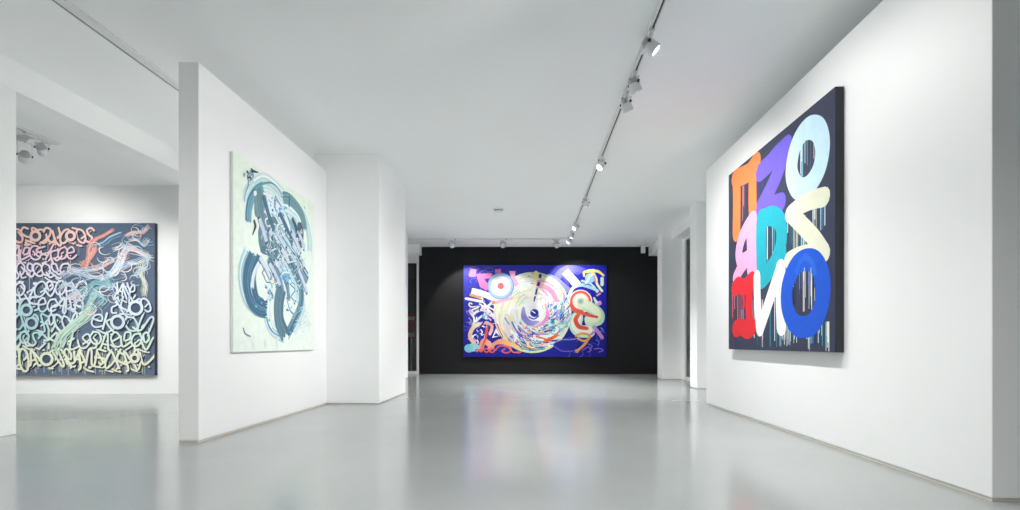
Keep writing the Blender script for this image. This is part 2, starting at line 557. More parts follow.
class Canvas:
    """A stretched canvas. Paint is laid on as thin overlapping ribbons in the canvas's own metres (u right, v up)."""

    def __init__(self, label, centre, rotz, w, h, t, edge, ground):
        self.root = thing('painting', label, 'painting', centre, rotz, None)
        self.c, self.w, self.h = Vector(centre), w, h
        self.R = Matrix.Rotation(rotz, 3, 'Z')
        self.n = self.R @ Vector((0, -1, 0))
        bm = bmesh.new()
        add_box(bm, -w / 2, w / 2, 0, t, -h / 2, h / 2, 0.004)
        link_mesh('stretched_canvas', bm, edge, self.root)
        self.V, self.F, self.C = [], [], []
        self.layer = 0.0006
        self.fine = 1.3e-6 if max(abs(self.c.x), abs(self.c.y)) > 8 else 0.65e-6      # smallest step between overlapping paint
        self.patch(ground)

    def uv(self, px, py):
        """the canvas point that the photo shows at (px, py)"""
        o = Vector((0, 0, CAM_Z))
        d = Vector(((px - VX) / FPX, 1.0, (VY - py) / FPX))
        k = (self.c - o).dot(self.n) / d.dot(self.n)
        q = self.R.inverted() @ (o + d * k - self.c)
        return (q.x, q.z)

    def add(self, u, v, c, lift=0.0):
        m = 0.002
        u = max(-self.w / 2 + m, min(self.w / 2 - m, u))
        v = max(-self.h / 2 + m, min(self.h / 2 - m, v))
        self.V.append((u, -self.layer - lift, v))
        self.C.append(c)
        return len(self.V) - 1

    def patch(self, ground):
        """ground colour: four corners bl, br, tr, tl"""
        n = 12
        idx = {}
        for i in range(n + 1):
            for j in range(n + 1):
                s, q = i / n, j / n
                c = mixc(mixc(ground[0], ground[1], s), mixc(ground[3], ground[2], s), q)
                idx[i, j] = self.add(-self.w / 2 + s * self.w, -self.h / 2 + q * self.h, c)
        for i in range(n):
            for j in range(n):
                self.F.append((idx[i, j], idx[i + 1, j], idx[i + 1, j + 1], idx[i, j + 1]))
        self.layer += 5e-5

    @staticmethod
    def smooth(pts, step=6, closed=False):
        n = len(pts)
        if n < 3:
            a, b = pts
            return [(lerp(a[0], b[0], i / 4), lerp(a[1], b[1], i / 4)) for i in range(5)]
        out = []
        rng = range(n if closed else n - 1)
        for i in rng:
            if closed:
                p0, p1, p2, p3 = pts[(i - 1) % n], pts[i], pts[(i + 1) % n], pts[(i + 2) % n]
            else:
                p0, p1, p2, p3 = pts[max(i - 1, 0)], pts[i], pts[i + 1], pts[min(i + 2, n - 1)]
            for k in range(step):
                t = k / step
                t2, t3 = t * t, t * t * t
                out.append(tuple(0.5 * (2 * p1[j] + (p2[j] - p0[j]) * t + (2 * p0[j] - 5 * p1[j] + 4 * p2[j] - p3[j]) * t2 +
                                        (3 * p1[j] - p0[j] - 3 * p2[j] + p3[j]) * t3) for j in (0, 1)))
        if not closed:
            out.append(tuple(pts[-1]))
        return out

    def line(self, pts, w, col, closed=False, cap=True, step=6, smooth=True):
        """pts in uv metres; w one width or (start, end) or list; col one colour or list along the path"""
        P = self.smooth(pts, step, closed) if smooth else list(pts)
        n = len(P)
        cols = col if isinstance(col, list) else [col]
        ws = list(w) if isinstance(w, (tuple, list)) else [w]

        def along(lst, t, f):
            if len(lst) == 1:
                return lst[0]
            x = t * (len(lst) - 1)
            i = min(int(x), len(lst) - 2)
            return f(lst[i], lst[i + 1], x - i)
        L, Rr, nor = [], [], []
        turn, tans = 0.0, []
        for i in range(n):
            a = P[(i - 1) % n] if closed else P[max(i - 1, 0)]
            b = P[(i + 1) % n] if closed else P[min(i + 1, n - 1)]
            l = math.hypot(b[0] - a[0], b[1] - a[1]) or 1e-9
            tans.append(((b[0] - a[0]) / l, (b[1] - a[1]) / l))
            if i:
                turn += abs(math.atan2(tans[-2][0] * tans[-1][1] - tans[-2][1] * tans[-1][0], tans[-2][0] * tans[-1][0] + tans[-2][1] * tans[-1][1]))
        rise = self.fine if turn > 1.6 else 0.0           # a mark that turns back climbs over itself
        prevL = prevR = None
        for i in range(n):
            tx, ty = tans[i]
            t = i / max(n - 1, 1)
            ww = along(ws, t, lerp) / 2
            cc = along(cols, t, mixc)
            nor.append((tx, ty, ww, cc))
            pl = (P[i][0] - ty * ww, P[i][1] + tx * ww)
            pr = (P[i][0] + ty * ww, P[i][1] - tx * ww)
            if prevL and (pl[0] - prevL[0]) * tx + (pl[1] - prevL[1]) * ty < 0:
                pl = prevL                                # inner side of a tight bend
            if prevR and (pr[0] - prevR[0]) * tx + (pr[1] - prevR[1]) * ty < 0:
                pr = prevR
            prevL, prevR = pl, pr
            L.append(self.add(*pl, cc, rise * i))
            Rr.append(self.add(*pr, cc, rise * i))
        for i in range(n if closed else n - 1):
            j = (i + 1) % n
            self.F.append((L[i], Rr[i], Rr[j], L[j]))
        if cap and not closed:
            for end, sgn in ((0, -1), (n - 1, 1)):
                dx, dy, ww, cc = nor[end]
                if ww < 0.003:
                    continue
                lf = rise * end
                c0 = self.add(P[end][0], P[end][1], cc, lf)
                prev = L[end]
                for k in range(1, 7):
                    a = PI / 2 - PI * k / 6
                    u = P[end][0] + ww * (math.cos(a) * dx * sgn - math.sin(a) * dy)
                    v = P[end][1] + ww * (math.cos(a) * dy * sgn + math.sin(a) * dx)
                    q = Rr[end] if k == 6 else self.add(u, v, cc, lf)
                    self.F.append((c0, prev, q) if sgn < 0 else (c0, q, prev))
                    prev = q
        self.layer += 4 * self.fine + rise * n

    def px(self, pts, w, col, **k):
        self.line([self.uv(*p) for p in pts], w, col, **k)

    def disc(self, cu, cv, ru, rv, col, rim=None, rot=0.0, n=40):
        c0 = self.add(cu, cv, col)
        ring = []
        for k in range(n):
            a = 2 * PI * k / n
            x, y = ru * math.cos(a), rv * math.sin(a)
            ring.append(self.add(cu + x * math.cos(rot) - y * math.sin(rot), cv + x * math.sin(rot) + y * math.cos(rot), rim or col))
        for k in range(n):
            self.F.append((c0, ring[k], ring[(k + 1) % n]))
        self.layer += 4 * self.fine

    def poly(self, pts, col, px=True):
        Q = [self.uv(*p) for p in pts] if px else pts
        ids = [self.add(*q, col) for q in Q]
        for tri in tessellate_polygon([[Vector((q[0], q[1], 0)) for q in Q]]):
            self.F.append(tuple(ids[k] for k in tri))
        self.layer += 4 * self.fine

    def brush(self, pts, w, cols, rnd, n=9, px=True, jitter=0.12, closed=False):
        """one loaded brush mark: n parallel bristle strands of varying colour"""
        P = self.smooth([self.uv(*p) for p in pts] if px else pts, 6, closed)
        nn = len(P)
        for s in range(n):
            o = (s / (n - 1) - 0.5) * w
            base = rnd.choice(cols)
            k = rnd.uniform(1 - jitter, 1 + jitter)
            c = tuple(min(1, x * k) for x in base[:3]) + (1,)
            a0 = 0 if closed else int(rnd.uniform(0, 0.06) * nn)
            a1 = nn if closed else nn - int(rnd.uniform(0, 0.08) * nn)
            Q = []
            for i in range(a0, a1):
                a, b = P[max(i - 1, 0)], P[min(i + 1, nn - 1)]
                dx, dy = b[0] - a[0], b[1] - a[1]
                l = math.hypot(dx, dy) or 1e-9
                Q.append((P[i][0] - dy / l * o, P[i][1] + dx / l * o))
            if len(Q) > 2:
                self.line(Q, w / n * 1.5, c, cap=False, smooth=False)

    def finish(self, name='painted_design'):
        me = bpy.data.meshes.new(name)
        me.from_pydata(self.V, [], self.F)
        at = me.color_attributes.new('paint', 'FLOAT_COLOR', 'POINT')
        flat = []
        for c in self.C:
            flat.extend((c[0], c[1], c[2], 1.0))
        at.data.foreach_set('color', flat)
        me.materials.append(M_PAINT)
        o = bpy.data.objects.new(name, me)
        COL.objects.link(o)
        o.parent = self.root
        return o


# ---- canvas 1: nine big letters on dark ground, right wall
def letters_canvas():
    t = 0.067
    xf = RX - t
    y0, y1, z0, z1 = 3.565, 5.46, 0.735, 2.712
    g = rgb(54, 60, 82)
    c = Canvas('tall dark canvas of nine big bulging coloured letters on the right white wall', (xf, (y0 + y1) / 2, (z0 + z1) / 2), -PI / 2,
               y1 - y0, z1 - z0, t - 0.003, M_EDGE, (g, g, g, g))
    rnd = random.Random(4)
    white, lblue, blue = rgb(240, 240, 238), rgb(196, 226, 244), rgb(24, 86, 206)
    red, orange, purple = rgb(226, 40, 52), rgb(246, 132, 74), rgb(112, 94, 214)
    pink, teal, cream = rgb(242, 170, 210), rgb(30, 168, 186), rgb(224, 226, 204)

    def drips(x0, x1, ya, yb, cols, n, wm=0.012, lo=0.35):
        for _ in range(n):
            x = rnd.uniform(x0, x1)
            e = lerp(ya, yb, rnd.uniform(lo, 1.0))
            u, v = c.uv(x, ya)
            _, v2 = c.uv(x, e)
            c.line([(u, v), (u, v2)], rnd.uniform(0.005, wm), rnd.choice(cols), step=2)
    # drips run down behind the letters
    drips(742, 749, 186, 232, [rgb(190, 60, 60), rgb(240, 150, 110), rgb(60, 30, 60), orange], 9)
    drips(757, 765, 170, 210, [rgb(80, 60, 150), rgb(60, 60, 110)], 6)
    drips(795, 816, 140, 185, [lblue, white, rgb(60, 100, 120), rgb(30, 36, 50), rgb(130, 190, 220)], 16)
    drips(787, 806, 215, 258, [lblue, cream, teal, rgb(60, 90, 100)], 22)
    drips(812, 825, 200, 240, [cream, lblue, rgb(90, 130, 150)], 12)
    drips(764, 777, 226, 270, [rgb(20, 90, 110), teal, rgb(180, 220, 220), rgb(40, 40, 70)], 11)
    drips(732, 752, 283, 350, [red, rgb(240, 150, 160), rgb(150, 30, 50), rgb(90, 40, 130), pink], 24)
    drips(750, 790, 300, 350, [teal, rgb(60, 60, 150), white, rgb(20, 110, 130), pink], 30)
    drips(788, 820, 262, 312, [blue, cream, rgb(10, 30, 80), rgb(200, 200, 190), rgb(20, 20, 40)], 26)
    drips(780, 830, 322, 351, [white, blue, lblue, rgb(20, 60, 150), teal, cream], 34)
    # row 1: orange arch, purple zed, pale blue O
    c.px([(735.5, 178), (742, 176), (749, 172), (756, 162)], 0.20, orange)
    c.px([(736.5, 182), (736.8, 200), (736.5, 233)], 0.19, orange)
    c.px([(753, 168), (752.5, 195), (753, 222)], 0.17, orange)
    c.px([(760.5, 172), (768, 165), (776, 156), (786.5, 146)], 0.19, purple)
    c.px([(786, 147), (778, 172), (769, 192), (761, 207)], 0.20, purple)
    c.px([(760.5, 206), (770, 205), (781, 202)], 0.17, purple)
    ov = [(808.5, 128), (818, 130), (822.5, 145), (820, 166), (812, 182), (803, 189), (796, 186), (791.5, 172), (794, 152), (800, 137)]
    c.px(ov, 0.185, lblue, closed=True, step=10)
    # row 2: pink, teal D, cream zigzag
    c.px([(753, 219), (748, 226), (742, 238), (739, 252), (741, 261), (748, 258), (754, 254)], 0.17, pink)
    c.px([(751, 226), (752, 245), (752, 268)], 0.22, pink)
    c.px([(748, 258), (741, 268), (736, 278)], 0.16, pink)
    c.disc(*c.uv(745.5, 247), 0.03, 0.022, g)
    c.disc(*c.uv(745.5, 273), 0.03, 0.028, g)
    c.px([(761.5, 219), (761, 240), (762, 279)], 0.20, teal)
    c.px([(762, 220), (771, 216), (780, 222), (781.5, 240), (777, 258), (770, 270), (763, 279)], 0.185, teal)
    c.px([(781, 222), (783, 245), (784, 268)], 0.10, teal)
    c.px([(824, 197), (812, 200), (800, 206), (790, 214)], 0.155, cream)
    c.px([(791, 214), (803, 226), (814, 238), (824, 253)], 0.155, cream)
    c.px([(823, 254), (812, 253), (800, 255), (789, 260)], 0.15, cream)
    # row 3: red E, white I, blue O
    c.px([(735, 289), (738, 285), (744, 287), (752, 280)], 0.18, red)
    c.px([(736, 329), (741, 327), (747, 330), (752, 327)], 0.19, red)
    c.px([(749.5, 287), (749, 305), (750, 328)], 0.15, red)
    c.px([(742, 286), (744, 302), (743.5, 307)], 0.05, red)
    c.px([(757, 277), (757.5, 300), (759.5, 328)], 0.14, white)
    c.px([(760, 329), (769, 302), (780.5, 268)], 0.15, white)
    c.px([(780.5, 268), (780.5, 295), (781.5, 327)], 0.165, white)
    ov = [(805, 260), (816, 263), (822.8, 280), (821.5, 304), (814, 322), (804, 327), (794, 323), (787, 306), (787.5, 285), (795, 267)]
    c.px(ov, 0.185, blue, closed=True, step=10)
    c.px([(806, 256), (800, 262), (797, 272)], 0.05, rgb(34, 98, 212))
    c.px([(805, 257), (812, 262), (815, 272)], 0.05, rgb(38, 104, 214))
    drips(795, 812, 268, 312, [rgb(30, 96, 214), rgb(20, 70, 180), cream, rgb(16, 40, 110)], 9, 0.010)
    c.finish()


# ---- canvas 2: teal brush marks on pale mint, left partition
def teal_canvas():
    t = 0.03
    xf = -2.652 + t
    y0, y1, z0, z1 = 4.268, 5.885, 0.722, 2.512
    g = rgb(236, 246, 238)
    c = Canvas('white and mint canvas of swirling teal brush marks on the left partition', (xf, (y0 + y1) / 2, (z0 + z1) / 2), PI / 2,
               y1 - y0, z1 - z0, t - 0.003, M_EDGE_LIGHT, (g, rgb(238, 247, 241), rgb(230, 245, 228), rgb(236, 247, 234)))
    rnd = random.Random(11)
    slate, deep, teal = rgb(104, 138, 152), rgb(70, 112, 142), rgb(116, 170, 184)
    pale, lav, ice, snow = rgb(186, 218, 222), rgb(204, 220, 236), rgb(218, 234, 240), rgb(236, 244, 242)
    blue, dark = rgb(64, 146, 200), rgb(52, 66, 82)

    def A(*q):
        return [(230 + x / 5.667, 160 + y / 5.667) for x, y in q]

    def B(*q):
        return [(230 + x / 5.1, 245 + y / 5.1) for x, y in q]

    def shape(pts, col, var=0.0, lines=0, pal=None):
        """a filled brush shape with a few bristle lines following its long axis"""
        P = c.smooth([c.uv(*p) for p in pts], 5, True)
        n = len(P)
        ids = [c.add(p[0], p[1], tuple(min(1, v * (1 + var * math.sin(7 * i / n + 1))) for v in col[:3]) + (1,)) for i, p in enumerate(P)]
        for tri in tessellate_polygon([[Vector((p[0], p[1], 0)) for p in P]]):
            c.F.append(tuple(ids[k] for k in tri))
        c.layer += 4 * c.fine

    # pale washes that hold the figure together
    c.brush(A((90, 240), (100, 180), (150, 130), (225, 130), (290, 190)), 0.10, [pale, ice, rgb(196, 226, 222)], rnd, 10)
    c.brush(A((150, 180), (200, 150), (260, 190), (310, 250), (350, 330)), 0.24, [ice, pale, snow, rgb(206, 230, 230)], rnd, 14)
    c.brush(A((300, 230), (370, 260), (425, 340), (450, 450), (450, 520)), 0.10, [pale, rgb(196, 226, 222), teal, ice], rnd, 9)
    c.brush(A((300, 270), (350, 300), (390, 350), (400, 460)), 0.16, [ice, snow, pale], rnd, 10)
    c.brush(B((90, 30), (62, 110), (62, 200), (90, 290), (140, 340)), 0.10, [pale, rgb(160, 204, 214), ice], rnd, 9)
    c.brush(B((190, 250), (190, 360), (220, 430), (280, 468)), 0.13, [ice, snow, pale, rgb(170, 214, 222)], rnd, 11)
    c.brush(B((340, 260), (370, 300), (350, 370), (320, 430)), 0.12, [pale, rgb(160, 210, 218), ice], rnd, 9)
    c.brush(A((230, 260), (270, 330), (330, 420), (390, 520)), 0.36, [pale, slate, ice, rgb(140, 178, 196), lav, teal], rnd, 20)
    c.brush(B((200, 20), (250, 60), (330, 110), (390, 200)), 0.26, [pale, slate, rgb(140, 178, 196), lav, deep], rnd, 16)
    c.brush(B((240, 60), (280, 120), (310, 200), (320, 280)), 0.30, [pale, slate, ice, teal, lav], rnd, 16)
    # upper left: blue-teal leaf, slate panel
    c.brush(A((103, 350), (105, 290), (118, 225), (150, 175), (190, 150)), 0.085, [rgb(108, 162, 184), rgb(96, 150, 176), teal], rnd, 9, jitter=0.06)
    shape(A((140, 200), (165, 152), (186, 190), (206, 222), (196, 280), (215, 328), (250, 320), (268, 360), (232, 385), (218, 430), (256, 515), (178, 515), (158, 420), (170, 340), (140, 310)), slate, 0.10)
    c.brush(A((165, 200), (170, 280), (190, 380), (215, 500)), 0.12, [slate, rgb(92, 126, 142), rgb(120, 152, 160)], rnd, 9, jitter=0.06)
    c.px(A((150, 190), (145, 160), (170, 140), (225, 128), (262, 150), (292, 196)), [0.008, 0.020, 0.012], [teal, rgb(90, 150, 160), rgb(70, 130, 140)])
    c.px(A((95, 350), (92, 290), (106, 215), (140, 165)), 0.012, deep)
    shape(A((134, 178), (148, 176), (150, 196), (138, 204)), snow)
    # right dome
    c.brush(A((298, 214), (335, 222), (385, 275), (412, 330), (424, 400)), 0.115, [rgb(110, 150, 162), slate, rgb(124, 172, 180)], rnd, 10, jitter=0.06)
    c.px(A((336, 206), (334, 262)), 0.028, rgb(72, 104, 124))
    c.px(A((290, 210), (330, 196), (380, 240), (420, 310), (436, 400), (440, 510)), 0.012, [rgb(110, 166, 160), teal, pale])
    shape(A((382, 362), (402, 356), (416, 410), (412, 478), (398, 500), (384, 440)), rgb(84, 96, 112), 0.08)
    c.px(A((304, 300), (340, 360), (352, 430)), 0.03, [rgb(90, 150, 150), teal, pale])
    # splash of ice with blue dots
    shape(A((192, 292), (236, 222), (300, 280), (332, 350), (342, 420), (306, 390), (262, 312), (210, 300)), rgb(226, 236, 244))
    for bx, by, n, s in ((245, 255, 14, 22), (275, 270, 16, 22), (300, 300, 10, 16), (215, 250, 5, 12), (280, 460, 7, 12), (300, 400, 8, 20)):
        for _ in range(n):
            u, v = c.uv(*A((bx + rnd.gauss(0, s), by + rnd.gauss(0, s)))[0])
            c.disc(u, v, rnd.uniform(0.006, 0.020), rnd.uniform(0.006, 0.018), rnd.choice([blue, rgb(44, 110, 170), rgb(110, 190, 226), deep, rgb(60, 180, 210)]), n=9)
    # white script loops of the upper half
    for q in (((236, 378), (252, 364), (262, 390), (250, 420), (234, 404)), ((270, 372), (300, 360), (318, 400), (296, 430), (272, 410)), ((200, 340), (228, 330), (240, 360), (214, 376))):
        c.px(A(*q), 0.022, rgb(220, 230, 240), closed=True)
        c.px(A(*[(x + 5, y + 5) for x, y in q]), 0.006, deep, closed=True)

    def bar(F, a, b, w=0.048):
        (p, q), = [F(a, b)]
        m = ((p[0] + q[0]) / 2 + 0.3, (p[1] + q[1]) / 2 - 0.3)
        c.px([(p[0] - 0.5, p[1] + 0.7), (m[0] - 0.5, m[1] + 0.7), (q[0] - 0.5, q[1] + 0.7)], w * 1.12, rgb(70, 100, 124))
        c.brush([p, m, q], w, [lav, rgb(192, 206, 228), rgb(214, 224, 240)], rnd, 6, jitter=0.04)
    bar(A, (166, 332), (206, 462), 0.05)
    bar(A, (222, 400), (290, 525))
    bar(A, (262, 410), (330, 525))
    bar(A, (318, 400), (380, 520))
    bar(A, (350, 410), (400, 520), 0.05)
    bar(A, (392, 420), (420, 500), 0.045)
    for q in (((190, 200), (215, 300), (250, 400)), ((280, 300), (318, 380), (352, 470)), ((236, 430), (262, 480), (300, 520)), ((350, 330), (372, 380), (380, 440))):
        c.brush(A(*q), 0.05, [rgb(58, 90, 116), deep, rgb(84, 120, 140)], rnd, 5)
    # lower left ring
    c.brush(B((118, 40), (88, 120), (84, 210), (104, 290), (145, 335), (195, 345)), 0.105, [deep, rgb(62, 106, 140), slate, rgb(84, 130, 158)], rnd, 11, jitter=0.07)
    c.brush(B((150, 60), (118, 140), (122, 220), (140, 280), (188, 305)), 0.085, [rgb(58, 92, 120), deep, rgb(110, 150, 172)], rnd, 9)
    c.brush(B((148, 90), (120, 150), (112, 220)), 0.04, [ice, snow, lav], rnd, 5)
    shape(B((160, 165), (178, 160), (196, 210), (190, 265), (176, 285), (156, 240), (150, 200)), snow)
    c.px(B((172, 160), (186, 190), (206, 192), (214, 220)), 0.014, [dark, teal])
    # central slate
    shape(B((198, 0), (232, 10), (262, 60), (240, 84), (206, 60), (160, 40), (156, 10)), rgb(88, 124, 144))
    c.brush(B((200, 60), (225, 120), (250, 200), (262, 260)), 0.13, [slate, deep, rgb(128, 158, 176)], rnd, 10)
    c.brush(B((290, 60), (330, 140), (362, 230), (358, 310), (320, 400), (288, 462)), 0.105, [deep, slate, rgb(84, 128, 156), teal], rnd, 10)
    c.brush(B((262, 220), (248, 300), (252, 390), (282, 464)), 0.17, [rgb(86, 124, 144), slate, rgb(78, 116, 138)], rnd, 12, jitter=0.05)
    shape(B((280, 300), (292, 330), (288, 380), (276, 384), (270, 340)), snow)
    shape(B((300, 170), (318, 200), (336, 260), (322, 296), (304, 250)), ice)
    c.px(B((306, 200), (330, 230), (312, 262), (330, 290)), 0.014, deep)
    c.brush(B((200, 290), (196, 360), (214, 420)), 0.045, [snow, ice], rnd, 5)
    c.px(B((186, 330), (190, 390), (214, 440), (262, 470)), [0.008, 0.022, 0.01], [teal, blue, teal])
    c.px(B((366, 240), (364, 310), (330, 350), (304, 330), (288, 270)), 0.018, [deep, blue, teal])
    for a, b in (((150, 62), (206, 166)), ((200, 92), (255, 206)), ((228, 80), (262, 140)), ((290, 14), (345, 110)), ((318, 0), (376, 96)), ((342, 112), (392, 240)), ((356, 60), (380, 110)), ((262, 20), (300, 90))):
        bar(B, a, b, 0.046)
    u, v = c.uv(*B((280, 158))[0])
    c.disc(u, v, 0.105, 0.062, rgb(120, 170, 210), rgb(150, 196, 222))
    for q in (((262, 150), (280, 172), (300, 150)), ((270, 176), (290, 160), (304, 172)), ((258, 160), (274, 140), (296, 140))):
        c.px(B(*q), 0.018, rnd.choice([blue, ice, rgb(70, 130, 190)]))
    for q in (((210, 30), (236, 20), (256, 40), (240, 66)), ((300, 90), (330, 84), (352, 100), (340, 124)), ((280, 60), (300, 50), (316, 70)), ((330, 60), (360, 96), (366, 130))):
        c.px(B(*q), 0.018, rgb(210, 222, 234))
        c.px(B(*[(x + 4, y + 5) for x, y in q]), 0.006, dark)
    # blue flecks down the middle
    for bx, by, n, s in ((210, 230, 16, 14), (205, 270, 8, 10), (300, 320, 10, 16), (345, 290, 8, 14), (315, 440, 6, 8), (195, 380, 4, 8), (150, 290, 6, 14)):
        for _ in range(n):
            u, v = c.uv(*B((bx + rnd.gauss(0, s), by + rnd.gauss(0, s * 1.3)))[0])
            c.disc(u, v, rnd.uniform(0.006, 0.024), rnd.uniform(0.006, 0.016), rnd.choice([blue, rgb(48, 116, 176), rgb(120, 196, 228), ice, teal]), n=9)
    # scratchy white and slate scribbles
    for _ in range(110):
        x, y = rnd.uniform(262, 303), rnd.uniform(228, 285)
        p = [(x, y)]
        for _k in range(3):
            p.append((p[-1][0] + rnd.uniform(-2.0, 2.4), p[-1][1] + rnd.uniform(-2, 5)))
        c.px(p, rnd.uniform(0.005, 0.012), rnd.choice([ice, snow, lav, deep, slate, pale]))
    # top left splatter, hooks, mist
    for _ in range(26):
        u, v = c.uv(*A((112 + rnd.gauss(0, 13), 88 + rnd.gauss(0, 18)))[0])
        c.disc(u, v, rnd.uniform(0.006, 0.020), rnd.uniform(0.006, 0.016), rnd.choice([dark, deep, teal, ice, blue]), n=8)
    c.px(A((124, 62), (140, 66), (158, 70)), [0.03, 0.02, 0.008], dark)
    c.px(A((78, 235), (90, 175), (104, 130), (96, 90), (118, 66)), 0.010, [pale, teal, deep, teal])
    c.px(A((106, 130), (122, 112), (130, 84)), 0.016, [ice, slate])
    c.px(A((135, 345), (142, 372), (136, 396), (126, 424)), [0.028, 0.034, 0.020, 0.010], dark)
    c.px(B((66, 424), (76, 452), (102, 466)), 0.010, deep)
    for _ in range(34):
        x, y = rnd.uniform(330, 405), rnd.uniform(300, 430)
        c.px(B((x, y), (x + rnd.uniform(-14, 14), y + rnd.uniform(8, 26)), (x + rnd.uniform(-24, 18), y + rnd.uniform(18, 40))), 0.006, rnd.choice([pale, rgb(210, 226, 228), rgb(196, 212, 222), rgb(190, 222, 226)]))
    for x in (120, 180, 240):
        u, v = c.uv(*B((x, 474))[0])
        c.line([(u, v), (u, -c.h / 2 + 0.01)], 0.03, rgb(234, 244, 238), step=2)
    c.px(B((410, 20), (418, 80), (400, 150)), 0.006, pale)
    c.px(A((418, 264), (422, 274)), 0.014, teal)
    c.finish()


# ---- canvas 3: rows of pastel script on slate, left room
def script_canvas():
    t = 0.06
    yf = 7.60 - t
    x0, x1, z0, z1 = -8.70, -5.862, 0.295, 2.69
    g = rgb(84, 100, 124)
    c = Canvas('wide slate canvas covered with pastel looping script, on the wall of the left room', ((x0 + x1) / 2, yf, (z0 + z1) / 2), 0,
               x1 - x0, z1 - z0, t - 0.003, M_EDGE, (rgb(98, 114, 142), rgb(98, 114, 140), rgb(88, 104, 126), rgb(66, 80, 98)))
    rnd = random.Random(23)
    stops = [(224, rgb(236, 182, 160)), (240, rgb(238, 178, 160)), (252, rgb(230, 176, 196)), (266, rgb(222, 206, 228)), (284, rgb(214, 220, 238)),
             (302, rgb(204, 218, 238)), (318, rgb(186, 214, 226)), (330, rgb(190, 222, 214)), (344, rgb(212, 228, 208)), (358, rgb(226, 230, 192)), (376, rgb(228, 232, 190))]

    def tint(x, y):
        for (a, ca), (b, cb) in zip(stops, stops[1:]):
            if y <= b:
                k = mixc(ca, cb, max(0, (y - a) / (b - a)))
                break
        else:
            k = stops[-1][1]
        k = mixc(k, rgb(240, 240, 240), 0.28)
        if x < 40 and 305 < y < 345:
            k = mixc(k, rgb(150, 208, 212), 0.55)
        return tuple(v * rnd.uniform(0.95, 1.05) for v in k[:3]) + (1,)
    shade = rgb(48, 58, 76)
    glyphs = {
        'O': ([[(0.5, 0.02), (0.86, 0.2), (0.95, 0.55), (0.72, 0.95), (0.3, 0.95), (0.06, 0.6), (0.16, 0.2)]], True),
        'S': ([[(0.9, 0.15), (0.55, 0.0), (0.2, 0.2), (0.45, 0.48), (0.8, 0.66), (0.62, 0.96), (0.1, 0.9)]], False),
        'U': ([[(0.05, 0.0), (0.1, 0.6), (0.4, 1.0), (0.75, 0.7), (0.8, 0.05), (0.85, 0.7), (1.05, 1.0)]], False),
        'N': ([[(0.05, 1.0), (0.15, 0.1), (0.4, 0.1), (0.55, 0.85), (0.8, 0.9), (0.9, 0.0)]], False),
        'Z': ([[(0.05, 0.1), (0.9, 0.05), (0.1, 0.9), (1.0, 0.95)], [(0.2, 0.5), (0.75, 0.45)]], False),
        'e': ([[(0.1, 0.55), (0.8, 0.42), (0.6, 0.05), (0.15, 0.3), (0.2, 0.85), (0.6, 1.0), (1.05, 0.7)]], False),
        'Y': ([[(0.0, 0.45), (0.4, 1.0), (0.9, 0.5), (1.05, 0.35)], [(0.3, 0.55), (0.25, 0.15), (0.6, 0.05), (0.7, 0.4), (0.45, 0.6)]], False),
        'D': ([[(0.1, 0.05), (0.1, 0.95), (0.6, 0.95), (0.95, 0.5), (0.6, 0.08), (0.02, 0.05)]], False),
        'A': ([[(-0.1, 0.9), (0.2, 0.75), (0.5, 0.0), (0.85, 0.85), (1.1, 0.95)], [(0.2, 0.62), (0.75, 0.6)]], False),
        'k': ([[(0.1, 0.0), (0.15, 1.0)], [(0.85, 0.05), (0.25, 0.5), (0.9, 1.0)], [(0.6, 0.1), (0.95, 0.4)]], False),
        'Q': ([[(0.45, 0.02), (0.85, 0.25), (0.8, 0.65), (0.45, 0.8), (0.1, 0.6), (0.1, 0.2), (0.5, 0.0)], [(0.45, 0.6), (0.7, 0.95), (1.1, 0.9)]], False),
        'i': ([[(0.35, 0.3), (0.3, 1.0), (0.7, 0.9)], [(0.35, 0.02), (0.5, 0.1), (0.3, 0.14)]], False),
        'v': ([[(-0.2, 0.3), (0.3, 0.95), (1.2, 0.2)]], False),
    }

    def glyph(ch, x, y, w, h, sw):
        strokes, closed = glyphs[ch]
        sw = sw * 0.80
        rot = rnd.uniform(-0.55, 0.55)
        flip = rnd.random() < 0.4 and not closed
        w, h = w * rnd.uniform(0.9, 1.2), h * rnd.uniform(0.85, 1.15)
        for k in range(2):
            for st in strokes:
                pts = []
                for a, b in st:
                    a2, b2 = (0.5 - a if flip else a - 0.5) * w, (b - 0.5) * h
                    X = x + w / 2 + a2 * math.cos(rot) - b2 * math.sin(rot)
                    Y = y + h / 2 + a2 * math.sin(rot) + b2 * math.cos(rot)
                    pts.append((X + (1.5 if k == 0 else 0), Y + (1.3 if k == 0 else 0)))
                if k == 0:
                    c.px(pts, sw, shade, closed=closed)
                else:
                    c.px(pts, sw * rnd.uniform(0.9, 1.1), [tint(x, p[1]) for p in pts], closed=closed)

    def drip(x, y0, y1, col):
        c.px([(x, y0), (x, y1)], rnd.uniform(0.005, 0.012), col, step=2)

    def row(text, x0, x1, y, h, sw):
        n = len(text)
        w = (x1 - x0) / n
        for i in range(n - 1):                            # slanting links between the signs
            xx = x0 + (i + rnd.uniform(0.2, 0.6)) * w
            ya, yb = rnd.choice([(0.25, 0.95), (1.05, 0.45), (0.9, 1.2), (0.7, 0.1)])
            q = [(xx, y + h * ya), (xx + w * 0.6, y + h * (ya + yb) / 2 + 1), (xx + w * 1.3, y + h * yb)]
            c.px([(a + 1.3, b + 1.2) for a, b in q], sw * 0.7, shade)
            c.px(q, sw * 0.7, [tint(xx, p[1]) for p in q])
        for i, ch in enumerate(text):
            xx = x0 + i * w
            if rnd.random() < 0.7:
                drip(xx + rnd.uniform(0, w), y + h * 0.8, y + h + rnd.uniform(6, 18), mixc(tint(xx, y + h), shade, 0.35))
            glyph(ch, xx - 0.6, y + rnd.uniform(-1.0, 1.0), w * 1.18, h * rnd.uniform(0.95, 1.12), sw)
